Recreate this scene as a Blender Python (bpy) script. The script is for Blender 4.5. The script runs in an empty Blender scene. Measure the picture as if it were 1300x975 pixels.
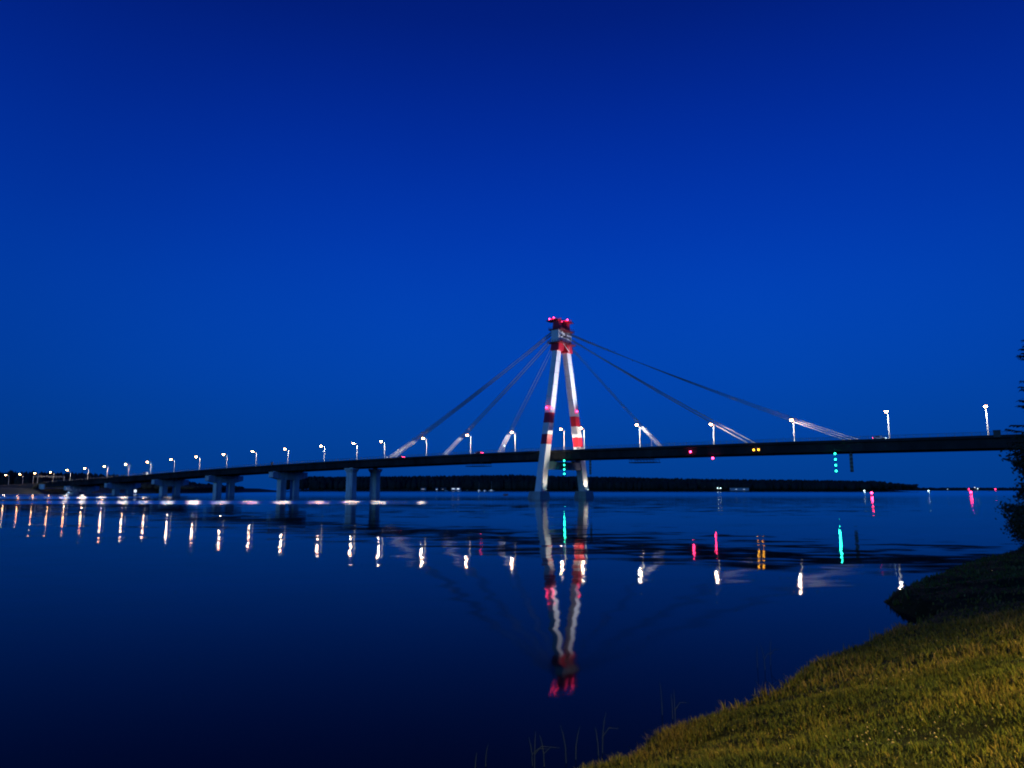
import bpy, math, random
import numpy as np
from mathutils import Vector, noise as mnoise
R = math.radians
rng = random.Random(7)
nrng = np.random.default_rng(11)
sc = bpy.context.scene
COL = sc.collection

# ------------------------------------------------------------------ frame of the bridge
TH = R(35.0)
D = Vector((-math.cos(TH), math.sin(TH), 0))      # along the bridge, away to the left bank
N = Vector((math.sin(TH), math.cos(TH), 0))       # across the bridge, to the far side
UP = Vector((0, 0, 1))
P0 = Vector((25, 350, 0))                          # pylon centre at water level
SZ = [(-420, 21.6), (-300, 22.4), (-175, 22.5), (-100, 22.8), (0, 22.7), (50, 22.4), (110, 21.6), (160, 20.8),
      (200, 20.0), (250, 18.9), (300, 17.5), (360, 15.6), (395, 14.4), (430, 13.2), (465, 12.1), (500, 11.0),
      (540, 10.0), (590, 9.1), (640, 8.2), (760, 7.2), (900, 6.5)]
def dz(s):
    return float(np.interp(s, [a for a, b in SZ], [b for a, b in SZ]))
def P(s, o, z):
    return P0 + D * s + N * o + UP * z

# ------------------------------------------------------------------ materials
def new_mat(name):
    m = bpy.data.materials.new(name); m.use_nodes = True
    nt = m.node_tree; b = nt.nodes.get('Principled BSDF')
    return m, nt, b
def mat(name, col, rough=.7, metal=0, var=.25, scale=.6, stretch=(1, 1, 1), bump=0, bscale=8, streak=None):
    m, nt, b = new_mat(name)
    tc = nt.nodes.new('ShaderNodeTexCoord'); mp = nt.nodes.new('ShaderNodeMapping')
    mp.inputs['Scale'].default_value = stretch
    nt.links.new(tc.outputs['Object'], mp.inputs[0])
    nz = nt.nodes.new('ShaderNodeTexNoise'); nz.inputs['Scale'].default_value = scale; nz.inputs['Detail'].default_value = 6
    nt.links.new(mp.outputs[0], nz.inputs['Vector'])
    rp = nt.nodes.new('ShaderNodeValToRGB')
    rp.color_ramp.elements[0].position = .3; rp.color_ramp.elements[1].position = .7
    rp.color_ramp.elements[0].color = [c * (1 - var) for c in col] + [1]
    rp.color_ramp.elements[1].color = [min(1, c * (1 + var)) for c in col] + [1]
    nt.links.new(nz.outputs['Fac'], rp.inputs[0])
    nt.links.new(rp.outputs[0], b.inputs['Base Color'])
    b.inputs['Roughness'].default_value = rough; b.inputs['Metallic'].default_value = metal
    if bump:
        n2 = nt.nodes.new('ShaderNodeTexNoise'); n2.inputs['Scale'].default_value = bscale; n2.inputs['Detail'].default_value = 5
        nt.links.new(tc.outputs['Object'], n2.inputs['Vector'])
        bp = nt.nodes.new('ShaderNodeBump'); bp.inputs['Strength'].default_value = bump
        nt.links.new(n2.outputs['Fac'], bp.inputs['Height']); nt.links.new(bp.outputs[0], b.inputs['Normal'])
    return m
def glow(name, col, strength, sampled=False):
    m, nt, b = new_mat(name)
    b.inputs['Base Color'].default_value = (*[min(.8, c) for c in col], 1)
    b.inputs['Emission Color'].default_value = (*col, 1); b.inputs['Emission Strength'].default_value = strength
    if not sampled:
        m.cycles.emission_sampling = 'NONE'
    return m
M = {}
M['concrete'] = mat('concrete', (.36, .36, .34), .85, var=.3, scale=.25, stretch=(1, 1, .35), bump=.2, bscale=3)
M['pier'] = mat('pier_concrete', (.66, .66, .64), .85, var=.3, scale=.35, stretch=(1, 1, .25))
M['paving'] = mat('slope_concrete', (.16, .17, .18), .9, var=.3, scale=.2)
M['white'] = mat('white_paint', (.74, .74, .73), .5, var=.1, scale=.35, stretch=(1, 1, .3))
M['red'] = mat('red_paint', (.58, .018, .035), .5, var=.2, scale=.5, stretch=(1, 1, .4))
M['steel'] = mat('girder_steel', (.032, .031, .032), .8, var=.5, scale=.12, stretch=(1, 1, .5))
M['steel'].node_tree.nodes['Principled BSDF'].inputs['Specular IOR Level'].default_value = .12
M['underside'] = mat('girder_underside', (.05, .05, .052), .7, var=.3)
M['asphalt'] = mat('asphalt', (.05, .05, .05), .9, var=.2)
M['rail'] = mat('railing_paint', (.12, .13, .14), .5, var=.2)
M['galv'] = mat('galvanised_steel', (.42, .44, .45), .4, .4, var=.12)
M['cable'] = mat('cable_sheath', (.2, .2, .205), .45, var=.15)
M['tube'] = mat('lamplit_sleeve', (.55, .55, .55), .45, var=.08)  # paler than the cable, lamplight put into the colour
M['dark'] = mat('dark_metal', (.04, .04, .045), .6, var=.2)
M['lens_orange'] = glow('orange_lamp_lens', (1, .5, .2), 60)
M['lens'] = glow('lamp_lens', (1, .48, .18), 75)
M['redlens'] = glow('red_lamp_lens', (1, .03, .14), 26)
M['greenlens'] = glow('green_lamp_lens', (.02, 1, .55), 9)
M['amberlens'] = glow('amber_lamp_lens', (1, .42, .02), 9)
M['whitelens'] = glow('white_lamp_lens', (.65, .95, 1), 6)
M['dimwhite'] = glow('lit_panel', (.5, .72, 1), 1.1)
M['window_lit'] = glow('lit_window', (.75, .86, 1), 1.6)
M['window_dim'] = glow('dim_lit_window', (.8, .75, .7), .25)
M['glass'] = mat('dark_glass', (.02, .025, .03), .1, var=.1)
M['wall'] = mat('building_wall', (.5, .52, .55), .8, var=.15)
M['roof'] = mat('building_roof', (.12, .11, .11), .8, var=.2)
M['hull'] = mat('boat_hull', (.72, .73, .74), .35, var=.06)
M['car_white'] = mat('car_paint_white', (.7, .7, .7), .3, var=.03)
M['car_dark'] = mat('car_paint_dark', (.05, .055, .07), .25, var=.05)
M['car_red'] = mat('car_paint_red', (.25, .03, .03), .25, var=.05)
M['tyre'] = mat('tyre_rubber', (.02, .02, .02), .9, var=.1)
M['bark'] = mat('bark', (.07, .055, .04), .9, var=.4, scale=4, bump=.5)
M['needle'] = mat('needles', (.025, .04, .022), .8, var=.3)
M['leaf'] = mat('shrub_leaves', (.028, .042, .02), .8, var=.3)
M['forest'] = mat('forest_canopy', (.018, .024, .02), .95, var=.5, scale=.05)
M['soil'] = mat('bank_soil', (.02, .024, .006), .95, var=.5, scale=1.3, bump=.6, bscale=5)
M['soil'].node_tree.nodes['Principled BSDF'].inputs['Specular IOR Level'].default_value = .05
M['land'] = mat('bank_land', (.02, .026, .018), .95, var=.3, scale=.05)
M['grass1'] = mat('grass_green', (.085, .105, .018), .75, var=.25)
M['grass2'] = mat('grass_olive', (.125, .12, .02), .75, var=.25)
M['grass3'] = mat('grass_straw', (.2, .155, .045), .8, var=.25)
M['grass4'] = mat('grass_dark', (.05, .075, .018), .8, var=.25)
for g_ in ('grass1', 'grass2', 'grass3', 'grass4'): M[g_].node_tree.nodes['Principled BSDF'].inputs['Specular IOR Level'].default_value = .2
M['clover'] = mat('clover_heads', (.34, .28, .14), .8, var=.2)
M['reed'] = mat('reed_stem', (.035, .06, .055), .7, var=.25)
M['buoy'] = mat('buoy_red', (.4, .03, .04), .5, var=.1)

# ------------------------------------------------------------------ mesh builder
class MB:
    def __init__(self): self.v = []; self.f = []; self.mi = []
    def add(self, vs, fs, m=0):
        k = len(self.v); self.v += [tuple(v) for v in vs]; self.f += [tuple(k + i for i in f) for f in fs]; self.mi += [m] * len(fs)
    def box(self, c, a, b, cc, m=0, taper=1.0):
        """centre c, half vectors a,b,cc; taper scales the top (along cc)"""
        c, a, b, cc = Vector(c), Vector(a), Vector(b), Vector(cc)
        vs = []
        for k in (-1, 1):
            t = taper if k > 0 else 1
            for i, j in ((-1, -1), (1, -1), (1, 1), (-1, 1)): vs.append(c + a * i * t + b * j * t + cc * k)
        self.add(vs, [(0, 3, 2, 1), (4, 5, 6, 7), (0, 1, 5, 4), (1, 2, 6, 5), (2, 3, 7, 6), (3, 0, 4, 7)], m)
    def loft(self, rings, m=0, caps=True):
        n = len(rings[0]); k = len(self.v)
        for r in rings: self.v += [tuple(x) for x in r]
        for i in range(len(rings) - 1):
            mm = m[i] if isinstance(m, (list, tuple)) else m
            for j in range(n):
                q = (j + 1) % n
                self.f.append((k + i * n + j, k + i * n + q, k + (i + 1) * n + q, k + (i + 1) * n + j)); self.mi.append(mm)
        if caps:
            m0 = m[0] if isinstance(m, (list, tuple)) else m; m1 = m[-1] if isinstance(m, (list, tuple)) else m
            self.f.append(tuple(k + j for j in range(n))[::-1]); self.mi.append(m0)
            self.f.append(tuple(k + (len(rings) - 1) * n + j for j in range(n))); self.mi.append(m1)
    def tube(self, pts, rads, n=8, m=0):
        pts = [Vector(p) for p in pts]
        if not isinstance(rads, (list, tuple)): rads = [rads] * len(pts)
        rings = []
        for i, p in enumerate(pts):
            t = (pts[min(i + 1, len(pts) - 1)] - pts[max(i - 1, 0)]).normalized()
            u = t.cross(UP)
            if u.length < 1e-3: u = t.cross(Vector((1, 0, 0)))
            u.normalize(); w = u.cross(t)
            rings.append([p + (u * math.cos(2 * math.pi * k / n) + w * math.sin(2 * math.pi * k / n)) * rads[i] for k in range(n)])
        self.loft(rings, m)
    def ball(self, c, r, sx=1, sy=1, sz=1, nu=10, nv=6, m=0):
        c = Vector(c); rings = []
        for i in range(nv + 1):
            a = -math.pi / 2 + math.pi * (i + .02 * (i == 0) - .02 * (i == nv)) / nv
            rings.append([c + Vector((sx * r * math.cos(a) * math.cos(2 * math.pi * k / nu), sy * r * math.cos(a) * math.sin(2 * math.pi * k / nu), sz * r * math.sin(a))) for k in range(nu)])
        self.loft(rings, m)
    def build(self, name, mats, parent=None, origin=None, smooth=False):
        me = bpy.data.meshes.new(name)
        o0 = Vector(origin) if origin is not None else None
        vs = [tuple(Vector(v) - o0) for v in self.v] if o0 is not None else self.v
        me.from_pydata(vs, [], self.f)
        for m in (mats if isinstance(mats, (list, tuple)) else [mats]): me.materials.append(m)
        me.polygons.foreach_set('material_index', self.mi)
        if smooth: me.polygons.foreach_set('use_smooth', [True] * len(me.polygons))
        me.update()
        o = bpy.data.objects.new(name, me); COL.objects.link(o)
        if parent is not None: o.parent = parent
        elif o0 is not None: o.location = o0
        return o
def np_mesh(name, V, F, mats, mi=None, loc=None, smooth=False):
    me = bpy.data.meshes.new(name); k = F.shape[1]
    me.vertices.add(len(V)); me.vertices.foreach_set('co', V.astype(np.float32).ravel())
    me.loops.add(F.size); me.loops.foreach_set('vertex_index', F.astype(np.int32).ravel())
    me.polygons.add(len(F)); me.polygons.foreach_set('loop_start', np.arange(0, F.size, k, dtype=np.int32))
    for m in mats: me.materials.append(m)
    if mi is not None: me.polygons.foreach_set('material_index', mi.astype(np.int32))
    if smooth: me.polygons.foreach_set('use_smooth', np.ones(len(F), dtype=bool))
    me.update(calc_edges=True); me.validate()
    o = bpy.data.objects.new(name, me); COL.objects.link(o)
    if loc is not None: o.location = loc
    return o
def tag(o, label=None, cat=None, group=None, kind=None):
    if label: o['label'] = label
    if cat: o['category'] = cat
    if group: o['group'] = group
    if kind: o['kind'] = kind
    return o
def empty(name, loc):
    e = bpy.data.objects.new(name, None); COL.objects.link(e); e.location = loc; e.empty_display_size = .5
    return e
def kids(o): return [c for c in COL.objects if c.parent == o]
def copy_tree(o, parent=None):
    c = o.copy(); COL.objects.link(c); c.parent = parent
    for ch in kids(o): copy_tree(ch, c)
    return c
def light(name, kind, loc, power, col, radius, parent=None, aim=None, size=None, blend=.1):
    ld = bpy.data.lights.new(name, kind); ld.energy = power; ld.color = col; ld.shadow_soft_size = radius
    if kind == 'SPOT': ld.spot_size = size; ld.spot_blend = blend
    lo = bpy.data.objects.new(name, ld); COL.objects.link(lo); lo.location = loc
    if aim is not None: lo.rotation_euler = Vector(aim).to_track_quat('-Z', 'Y').to_euler()
    if parent is not None: lo.parent = parent
    return lo

# ------------------------------------------------------------------ camera
PITCH = math.atan((620 - 487.5) / 900)
cd = bpy.data.cameras.new('camera'); cam = bpy.data.objects.new('camera', cd); COL.objects.link(cam)
cam.location = (0, 0, 4.9); cam.rotation_euler = (math.pi / 2 + PITCH, 0, 0)
cd.sensor_width = 36; cd.lens = 36 * 900 / 1300; cd.clip_start = .1; cd.clip_end = 60000
sc.camera = cam

# ------------------------------------------------------------------ sky
w = bpy.data.worlds.new('World'); sc.world = w; w.use_nodes = True
nt = w.node_tree; nt.nodes.clear()
out = nt.nodes.new('ShaderNodeOutputWorld'); bg = nt.nodes.new('ShaderNodeBackground')
tc = nt.nodes.new('ShaderNodeTexCoord'); sp = nt.nodes.new('ShaderNodeSeparateXYZ')
nt.links.new(tc.outputs['Generated'], sp.inputs[0])
rp = nt.nodes.new('ShaderNodeValToRGB'); cr = rp.color_ramp; cr.interpolation = 'B_SPLINE'
SKY = [(0.0, (.0004, .047, .27)), (.06, (.0004, .054, .33)), (.14, (.0003, .060, .425)), (.24, (.0003, .058, .475)), (.34, (.0003, .043, .45)),
       (.46, (.0003, .027, .36)), (.58, (.0003, .0155, .24)), (.8, (.0003, .006, .10)), (1.0, (.0003, .004, .05))]
while len(cr.elements) < len(SKY): cr.elements.new(.5)
for e, (p_, c_) in zip(cr.elements, SKY): e.position = p_; e.color = (*c_, 1)
nt.links.new(sp.outputs['Z'], rp.inputs[0])
mr = nt.nodes.new('ShaderNodeValToRGB'); mr.color_ramp.interpolation = 'B_SPLINE'   # afterglow to the north, extra brightness added behind to fill camera-facing faces
AZ = [(0, 1.9), (.35, 1.6), (.62, .72), (.84, .74), (.93, .9), (1, 1.0)]
while len(mr.color_ramp.elements) < len(AZ): mr.color_ramp.elements.new(.5)
for e, (p_, c_) in zip(mr.color_ramp.elements, AZ): e.position = p_; e.color = (c_, c_, c_, 1)
h01 = nt.nodes.new('ShaderNodeMath'); h01.operation = 'MULTIPLY_ADD'; h01.inputs[1].default_value = .5; h01.inputs[2].default_value = .5
dg = nt.nodes.new('ShaderNodeVectorMath'); dg.operation = 'DOT_PRODUCT'; dg.inputs[1].default_value = (math.sin(R(9)), math.cos(R(9)), 0)
nt.links.new(tc.outputs['Generated'], dg.inputs[0]); nt.links.new(dg.outputs['Value'], h01.inputs[0]); nt.links.new(h01.outputs[0], mr.inputs[0])
mul = nt.nodes.new('ShaderNodeVectorMath'); mul.operation = 'SCALE'
nt.links.new(rp.outputs[0], mul.inputs[0])
nzs = nt.nodes.new('ShaderNodeTexNoise'); nzs.inputs['Scale'].default_value = 2.2; nzs.inputs['Detail'].default_value = 3
nt.links.new(tc.outputs['Generated'], nzs.inputs['Vector'])
m2 = nt.nodes.new('ShaderNodeMapRange'); m2.inputs['To Min'].default_value = .94; m2.inputs['To Max'].default_value = 1.06
nt.links.new(nzs.outputs['Fac'], m2.inputs['Value'])
mm = nt.nodes.new('ShaderNodeMath'); mm.operation = 'MULTIPLY'
nt.links.new(mr.outputs[0], mm.inputs[0]); nt.links.new(m2.outputs[0], mm.inputs[1])
nt.links.new(mm.outputs[0], mul.inputs['Scale'])
nish = nt.nodes.new('ShaderNodeTexSky'); nish.sky_type = 'NISHITA'; nish.sun_disc = False
nish.sun_elevation = R(-4); nish.sun_rotation = R(0); nish.ozone_density = 6
ns = nt.nodes.new('ShaderNodeVectorMath'); ns.operation = 'SCALE'; ns.inputs['Scale'].default_value = .02
nt.links.new(nish.outputs[0], ns.inputs[0])
ad = nt.nodes.new('ShaderNodeVectorMath'); ad.operation = 'ADD'
nt.links.new(mul.outputs[0], ad.inputs[0]); nt.links.new(ns.outputs[0], ad.inputs[1])
nt.links.new(ad.outputs[0], bg.inputs['Color']); bg.inputs['Strength'].default_value = 1.0
nt.links.new(bg.outputs[0], out.inputs['Surface'])
sc.view_settings.view_transform = 'Standard'; sc.view_settings.look = 'None'
sc.view_settings.exposure = 0; sc.view_settings.gamma = 1
sc.cycles.use_denoising = True
try: sc.cycles.denoiser = 'OPENIMAGEDENOISE'
except Exception: pass
sc.cycles.max_bounces = 6; sc.cycles.sample_clamp_indirect = 8; sc.cycles.sample_clamp_direct = 55
sc.cycles.caustics_reflective = False; sc.cycles.caustics_refractive = False
sc.cycles.use_light_tree = True
sc.cycles.pixel_filter_type = 'BLACKMAN_HARRIS'; sc.cycles.filter_width = 2.0

# added fill sun lightening piers and legs, from behind the camera, to the left
sl = bpy.data.lights.new('fill_sun', 'SUN'); sl.energy = .25; sl.color = (.24, .76, 1.0); sl.angle = R(25)
so = bpy.data.objects.new('fill_sun', sl); COL.objects.link(so); so.rotation_euler = Vector((.45, .86, -.22)).to_track_quat('-Z', 'Y').to_euler()

# ------------------------------------------------------------------ water
def water_material():
    m, nt, b = new_mat('lake_water')
    L = nt.links.new; nn = nt.nodes.new
    nt.nodes.remove(b)
    dif = nn('ShaderNodeBsdfDiffuse'); dif.inputs['Color'].default_value = (.0006, .002, .008, 1)
    gl = nn('ShaderNodeBsdfGlossy'); gl.distribution = 'BECKMANN'; gl.inputs['Color'].default_value = (1, 1, 1, 1)
    fr = nn('ShaderNodeFresnel'); fr.inputs['IOR'].default_value = 1.095
    mx = nn('ShaderNodeMixShader'); L(fr.outputs[0], mx.inputs[0]); L(dif.outputs[0], mx.inputs[1]); L(gl.outputs[0], mx.inputs[2])
    L(mx.outputs[0], nt.nodes['Material Output'].inputs['Surface'])
    geo = nn('ShaderNodeNewGeometry')
    def noise_slope(scale, amp, stretch, det=2):
        mp = nn('ShaderNodeMapping'); mp.inputs['Scale'].default_value = stretch
        L(geo.outputs['Position'], mp.inputs[0])
        nz = nn('ShaderNodeTexNoise'); nz.inputs['Scale'].default_value = scale; nz.inputs['Detail'].default_value = det
        L(mp.outputs[0], nz.inputs['Vector'])
        s = nn('ShaderNodeVectorMath'); s.operation = 'SUBTRACT'; L(nz.outputs['Color'], s.inputs[0]); s.inputs[1].default_value = (.5, .5, .5)
        k = nn('ShaderNodeVectorMath'); k.operation = 'MULTIPLY'; L(s.outputs[0], k.inputs[0]); k.inputs[1].default_value = amp
        return k
    def math_(op, a, bb):
        n = nn('ShaderNodeMath'); n.operation = op
        for i, x in enumerate((a, bb)):
            if isinstance(x, (int, float)): n.inputs[i].default_value = x
            else: L(x, n.inputs[i])
        return n.outputs[0]
    def vadd(a, bb):
        n = nn('ShaderNodeVectorMath'); n.operation = 'ADD'; L(a, n.inputs[0]); L(bb, n.inputs[1]); return n.outputs[0]
    def vscale(a, f):
        n = nn('ShaderNodeVectorMath'); n.operation = 'SCALE'; L(a, n.inputs[0]); L(f, n.inputs['Scale']); return n.outputs[0]
    swell = noise_slope(.05, (.004, .006, 0), (.35, 1, 1), 1)
    mid = noise_slope(.36, (.016, .052, 0), (.40, 1, 1), 1)
    fine = noise_slope(.9, (.010, .022, 0), (.5, 1, 1), 1)
    wobble = noise_slope(.6, (.09, .012, 0), (.45, 1, 1), 1)
    # wind lanes: long patches where the ripples are stronger
    mp = nn('ShaderNodeMapping'); mp.inputs['Scale'].default_value = (.006, .05, 1); L(geo.outputs['Position'], mp.inputs[0])
    lane = nn('ShaderNodeTexNoise'); lane.inputs['Scale'].default_value = 1.0; lane.inputs['Detail'].default_value = 3; L(mp.outputs[0], lane.inputs['Vector'])
    lm = nn('ShaderNodeMapRange'); lm.inputs['From Min'].default_value = .42; lm.inputs['From Max'].default_value = .68; lm.inputs['To Min'].default_value = .35; lm.inputs['To Max'].default_value = 1.6
    L(lane.outputs['Fac'], lm.inputs['Value'])
    # the ruffled band that crosses the lake just in front of the bridge
    sp = nn('ShaderNodeSeparateXYZ'); L(geo.outputs['Position'], sp.inputs[0])
    wob = nn('ShaderNodeTexNoise'); wob.inputs['Scale'].default_value = .012; wob.inputs['Detail'].default_value = 2
    mpw = nn('ShaderNodeMapping'); mpw.inputs['Scale'].default_value = (1, .02, 1); L(geo.outputs['Position'], mpw.inputs[0]); L(mpw.outputs[0], wob.inputs['Vector'])
    yy = math_('ADD', sp.outputs['Y'], math_('MULTIPLY', math_('SUBTRACT', wob.outputs['Fac'], .5), 45.0))
    def bandmask(c, wd):
        q = math_('DIVIDE', math_('SUBTRACT', yy, c), wd)
        q = math_('MULTIPLY', q, q)
        n = nn('ShaderNodeMapRange'); n.interpolation_type = 'SMOOTHSTEP'
        n.inputs['From Min'].default_value = 0.5; n.inputs['From Max'].default_value = 1.2; n.inputs['To Min'].default_value = 1; n.inputs['To Max'].default_value = 0
        L(q, n.inputs['Value']); return n.outputs[0]
    b1 = bandmask(258.0, 38.0); b2 = bandmask(385.0, 55.0)
    fx = nn('ShaderNodeMapRange'); fx.inputs['From Min'].default_value = -150; fx.inputs['From Max'].default_value = -215; L(sp.outputs['X'], fx.inputs['Value'])
    b2 = math_('MULTIPLY', b2, fx.outputs[0])
    fx1 = nn('ShaderNodeMapRange'); fx1.inputs['From Min'].default_value = 30; fx1.inputs['From Max'].default_value = -60; fx1.inputs['To Min'].default_value = .12; L(sp.outputs['X'], fx1.inputs['Value'])
    b1 = math_('MULTIPLY', b1, fx1.outputs[0])
    band = math_('MAXIMUM', b1, b2)
    rip = noise_slope(.5, (.012, .05, 0), (.35, 1, 1), 2)
    lee = nn('ShaderNodeMapRange'); lee.inputs['From Min'].default_value = 22; lee.inputs['From Max'].default_value = 62; lee.inputs['To Min'].default_value = .34; lee.inputs['To Max'].default_value = 1.0
    L(sp.outputs['Y'], lee.inputs['Value'])                      # calmer in the lee of the near bank
    tot = vadd(swell.outputs[0], vscale(vadd(mid.outputs[0], fine.outputs[0]), math_('MULTIPLY', lm.outputs[0], lee.outputs[0])))
    tot = vadd(tot, vscale(rip.outputs[0], band))
    nearw = nn('ShaderNodeMapRange'); nearw.inputs['From Min'].default_value = 55; nearw.inputs['From Max'].default_value = 130; nearw.inputs['To Min'].default_value = .55; nearw.inputs['To Max'].default_value = 0
    L(sp.outputs['Y'], nearw.inputs['Value']); tot = vadd(tot, vscale(wobble.outputs[0], nearw.outputs[0]))
    one = nn('ShaderNodeVectorMath'); one.operation = 'ADD'; L(tot, one.inputs[0]); one.inputs[1].default_value = (0, 0, 1)
    nrm = nn('ShaderNodeVectorMath'); nrm.operation = 'NORMALIZE'; L(one.outputs[0], nrm.inputs[0])
    L(nrm.outputs[0], gl.inputs['Normal'])
    ro = nn('ShaderNodeMapRange'); ro.inputs['To Min'].default_value = .058; ro.inputs['To Max'].default_value = .28
    L(band, ro.inputs['Value'])
    far = nn('ShaderNodeMapRange'); far.inputs['From Min'].default_value = 160; far.inputs['From Max'].default_value = 560; far.inputs['To Min'].default_value = 0; far.inputs['To Max'].default_value = .22
    L(sp.outputs['Y'], far.inputs['Value'])
    L(math_('MAXIMUM', ro.outputs[0], far.outputs[0]), gl.inputs['Roughness'])
    return m
M['water'] = water_material()
mb = MB(); S = 12000
mb.add([(-S, -S, 0), (S, -S, 0), (S, S, 0), (-S, S, 0)], [(0, 1, 2, 3)])
tag(mb.build('water', M['water']), 'calm dark blue lake water with long ripples', 'water', kind='structure')

# ------------------------------------------------------------------ bridge
O = P0
bridge = empty('cable_stayed_bridge', O)
tag(bridge, 'long concrete cable stayed bridge with red and white striped A shaped pylon over the lake', 'bridge')
# deck
S_END = 548
ss = list(np.arange(-330, S_END + .1, 10)); ss = [float(x) for x in ss]
mb = MB(); rings = []
prof_main = [(-11.5, .25), (-11.5, -.75), (-10.7, -1.0), (-10.7, -4.1), (-9.9, -4.1), (-9.9, -1.4), (9.9, -1.4), (9.9, -4.1), (10.7, -4.1), (10.7, -1.0), (11.5, -.75), (11.5, .25), (11.0, .25), (11.0, 0), (-11.0, 0), (-11.0, .25)]
for s in ss:
    z = dz(s); rings.append([P(s, o, z + q) for o, q in prof_main])
mb.loft(rings)
for s in np.arange(-328, S_END, 4.0):          # web stiffeners and cross girders
    z = dz(s)
    for o in (-10.78, 10.78): mb.box(P(s, o, z - 2.5), D * .10, N * .075, UP * 1.45)
    mb.box(P(s, 0, z - 2.2), D * .18, N * 9.88, UP * .79)
for s in (-10, 30, -104, 139.5, 180, 246, 317): # joints and splice plates, a little proud of the web
    z = dz(s); mb.box(P(s, -10.86, z - 2.55), D * .55, N * .15, UP * 1.5)
deck = mb.build('deck_girder', M['steel'], bridge, O)
mb = MB()
rg = [[P(s, o, dz(s) + q) for o, q in ((-10.98, .004), (10.98, .004), (10.98, .06), (-10.98, .06))] for s in ss]
mb.loft(rg); mb.build('road_surface', M['asphalt'], deck, None) if False else mb.build('road_surface', M['asphalt'], bridge, O)
for side in (-1, 1):
    mb = MB(); o = side * 11.25
    rs = np.arange(-330, S_END + .1, 10)
    for q, r_ in ((1.35, .07), (.95, .035), (.6, .035)):
        mb.tube([P(s, o, dz(s) + q) for s in rs], r_, 6)
    for s in np.arange(-330, S_END, 2.5): mb.box(P(s, o, dz(s) + .8), D * .05, N * .05, UP * .55)
    mb.build('railing', M['rail'], bridge, O)
# pylon
def leg_off(z, side): return side * (20.6 - (20.6 - 4.7) * (z - 3.3) / (72.5 - 3.3))
def leg_ring(z, side, wn, wd, o=None):
    o = leg_off(z, side) if o is None else o
    return [P(-wd / 2, o - wn / 2, z), P(wd / 2, o - wn / 2, z), P(wd / 2, o + wn / 2, z), P(-wd / 2, o + wn / 2, z)]
for side in (-1, 1):
    mb = MB(); zs = [3.3, 8, 14, 20, 25.7, 30.5, 36, 41, 46, 52, 58, 64, 72.6]
    mi = [0, 0, 0, 0, 1, 0, 1, 0, 0, 0, 0, 0]
    rings = [leg_ring(z, side, 4.6 - .9 * (z - 3) / 70, 3.4 - .6 * (z - 3) / 70) for z in zs]
    mb.loft(rings, mi)
    for z in (49, 55, 61, 67):                       # construction joints
        r_ = leg_ring(z, side, 4.66 - .9 * (z - 3) / 70, 3.46 - .6 * (z - 3) / 70); r2 = leg_ring(z + .12, side, 4.66 - .9 * (z - 3) / 70, 3.46 - .6 * (z - 3) / 70)
        mb.loft([r_, r2], 2)
    leg = mb.build('pylon_leg', [M['white'], M['red'], M['concrete']], bridge, O)
    mb = MB(); rings = [leg_ring(72.55, side, 4.9, 4.6), leg_ring(76.2, side, 4.9, 4.6)]
    mb.loft(rings); mb.build('leg_collar', M['red'], leg)
    bpy.context.view_layer.update()
    for c in kids(leg):
        me = c.data
        for v in me.vertices: v.co -= O
    # pedestal, battered and pointed like an ice breaker
    mb = MB(); oc = side * 21.2
    def pring(k, z): return [P(a * k, oc + b_ * k, z) for a, b_ in ((-3.2, -4.6), (0, -6.2), (3.2, -4.6), (3.2, 3.4), (0, 4.2), (-3.2, 3.4))]
    mb.loft([pring(1.12, -3), pring(1.08, .3), pring(.95, 3.2), pring(.91, 3.5)])
    mb.build('pedestal', M['concrete'], bridge, O)
mb = MB()
rl = lambda z: 20.6 - 15.9 * (z - 3.3) / 69.2
mb.loft([[P(-1.3, -rl(13.9) + 2.0, 13.9), P(1.3, -rl(13.9) + 2.0, 13.9), P(1.3, rl(13.9) - 2.0, 13.9), P(-1.3, rl(13.9) - 2.0, 13.9)],
         [P(-1.3, -rl(17.6) + 2.0, 17.6), P(1.3, -rl(17.6) + 2.0, 17.6), P(1.3, rl(17.6) - 2.0, 17.6), P(-1.3, rl(17.6) - 2.0, 17.6)]])
mb.build('crossbeam', M['concrete'], bridge, O)
for o in (-10.3, 10.3):
    mb = MB(); mb.box(P(0, o, 18.05), D * 1.0, N * .8, UP * .42); mb.build('bearing', M['dark'], bridge, O)
# pylon head
def hbox(name, s, o, z0, z1, ws, wo, m, taper=1.0):
    mb = MB(); mb.box(P(s, o, (z0 + z1) / 2), D * ws / 2, N * wo / 2, UP * (z1 - z0) / 2, 0, taper)
    return mb
head = hbox('pylon_head', 0, -4.3, 76.75, 83.0, 4.2, 4.2, None)
head.box(P(0, 4.1, 79.9), D * 2.1, N * 2.1, UP * 3.12)
head.box(P(-.3, -.1, 78.2), D * 1.5, N * 2.1, UP * 1.4)
head.box(P(.3, -.1, 81.7), D * 1.2, N * 2.1, UP * .75)
head.box(P(-2.16, -4.3, 79.9), D * .05, N * 2.12, UP * .12); head.box(P(-2.16, 4.1, 79.9), D * .05, N * 2.12, UP * .12)
for o in (-4.3, 4.1):
    for k in (-1.2, 0, 1.2): head.box(P(-2.22, o + k, 81.3), D * .12, N * .14, UP * 1.2)
hd = head.build('pylon_head', M['white'], bridge, O)
def part(mbx, name, m, parent): return mbx.build(name, m, parent, O)
for k in range(5):                                   # dark anchor gear inside the head
    mb = MB(); mb.tube([P(-1.6 + .1 * k, -2 + .9 * k, 79.7), P(-1.6 + .1 * k, -2 + .9 * k, 80.9)], .22, 8); part(mb, 'winch_drum', M['dark'], bridge)
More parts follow.
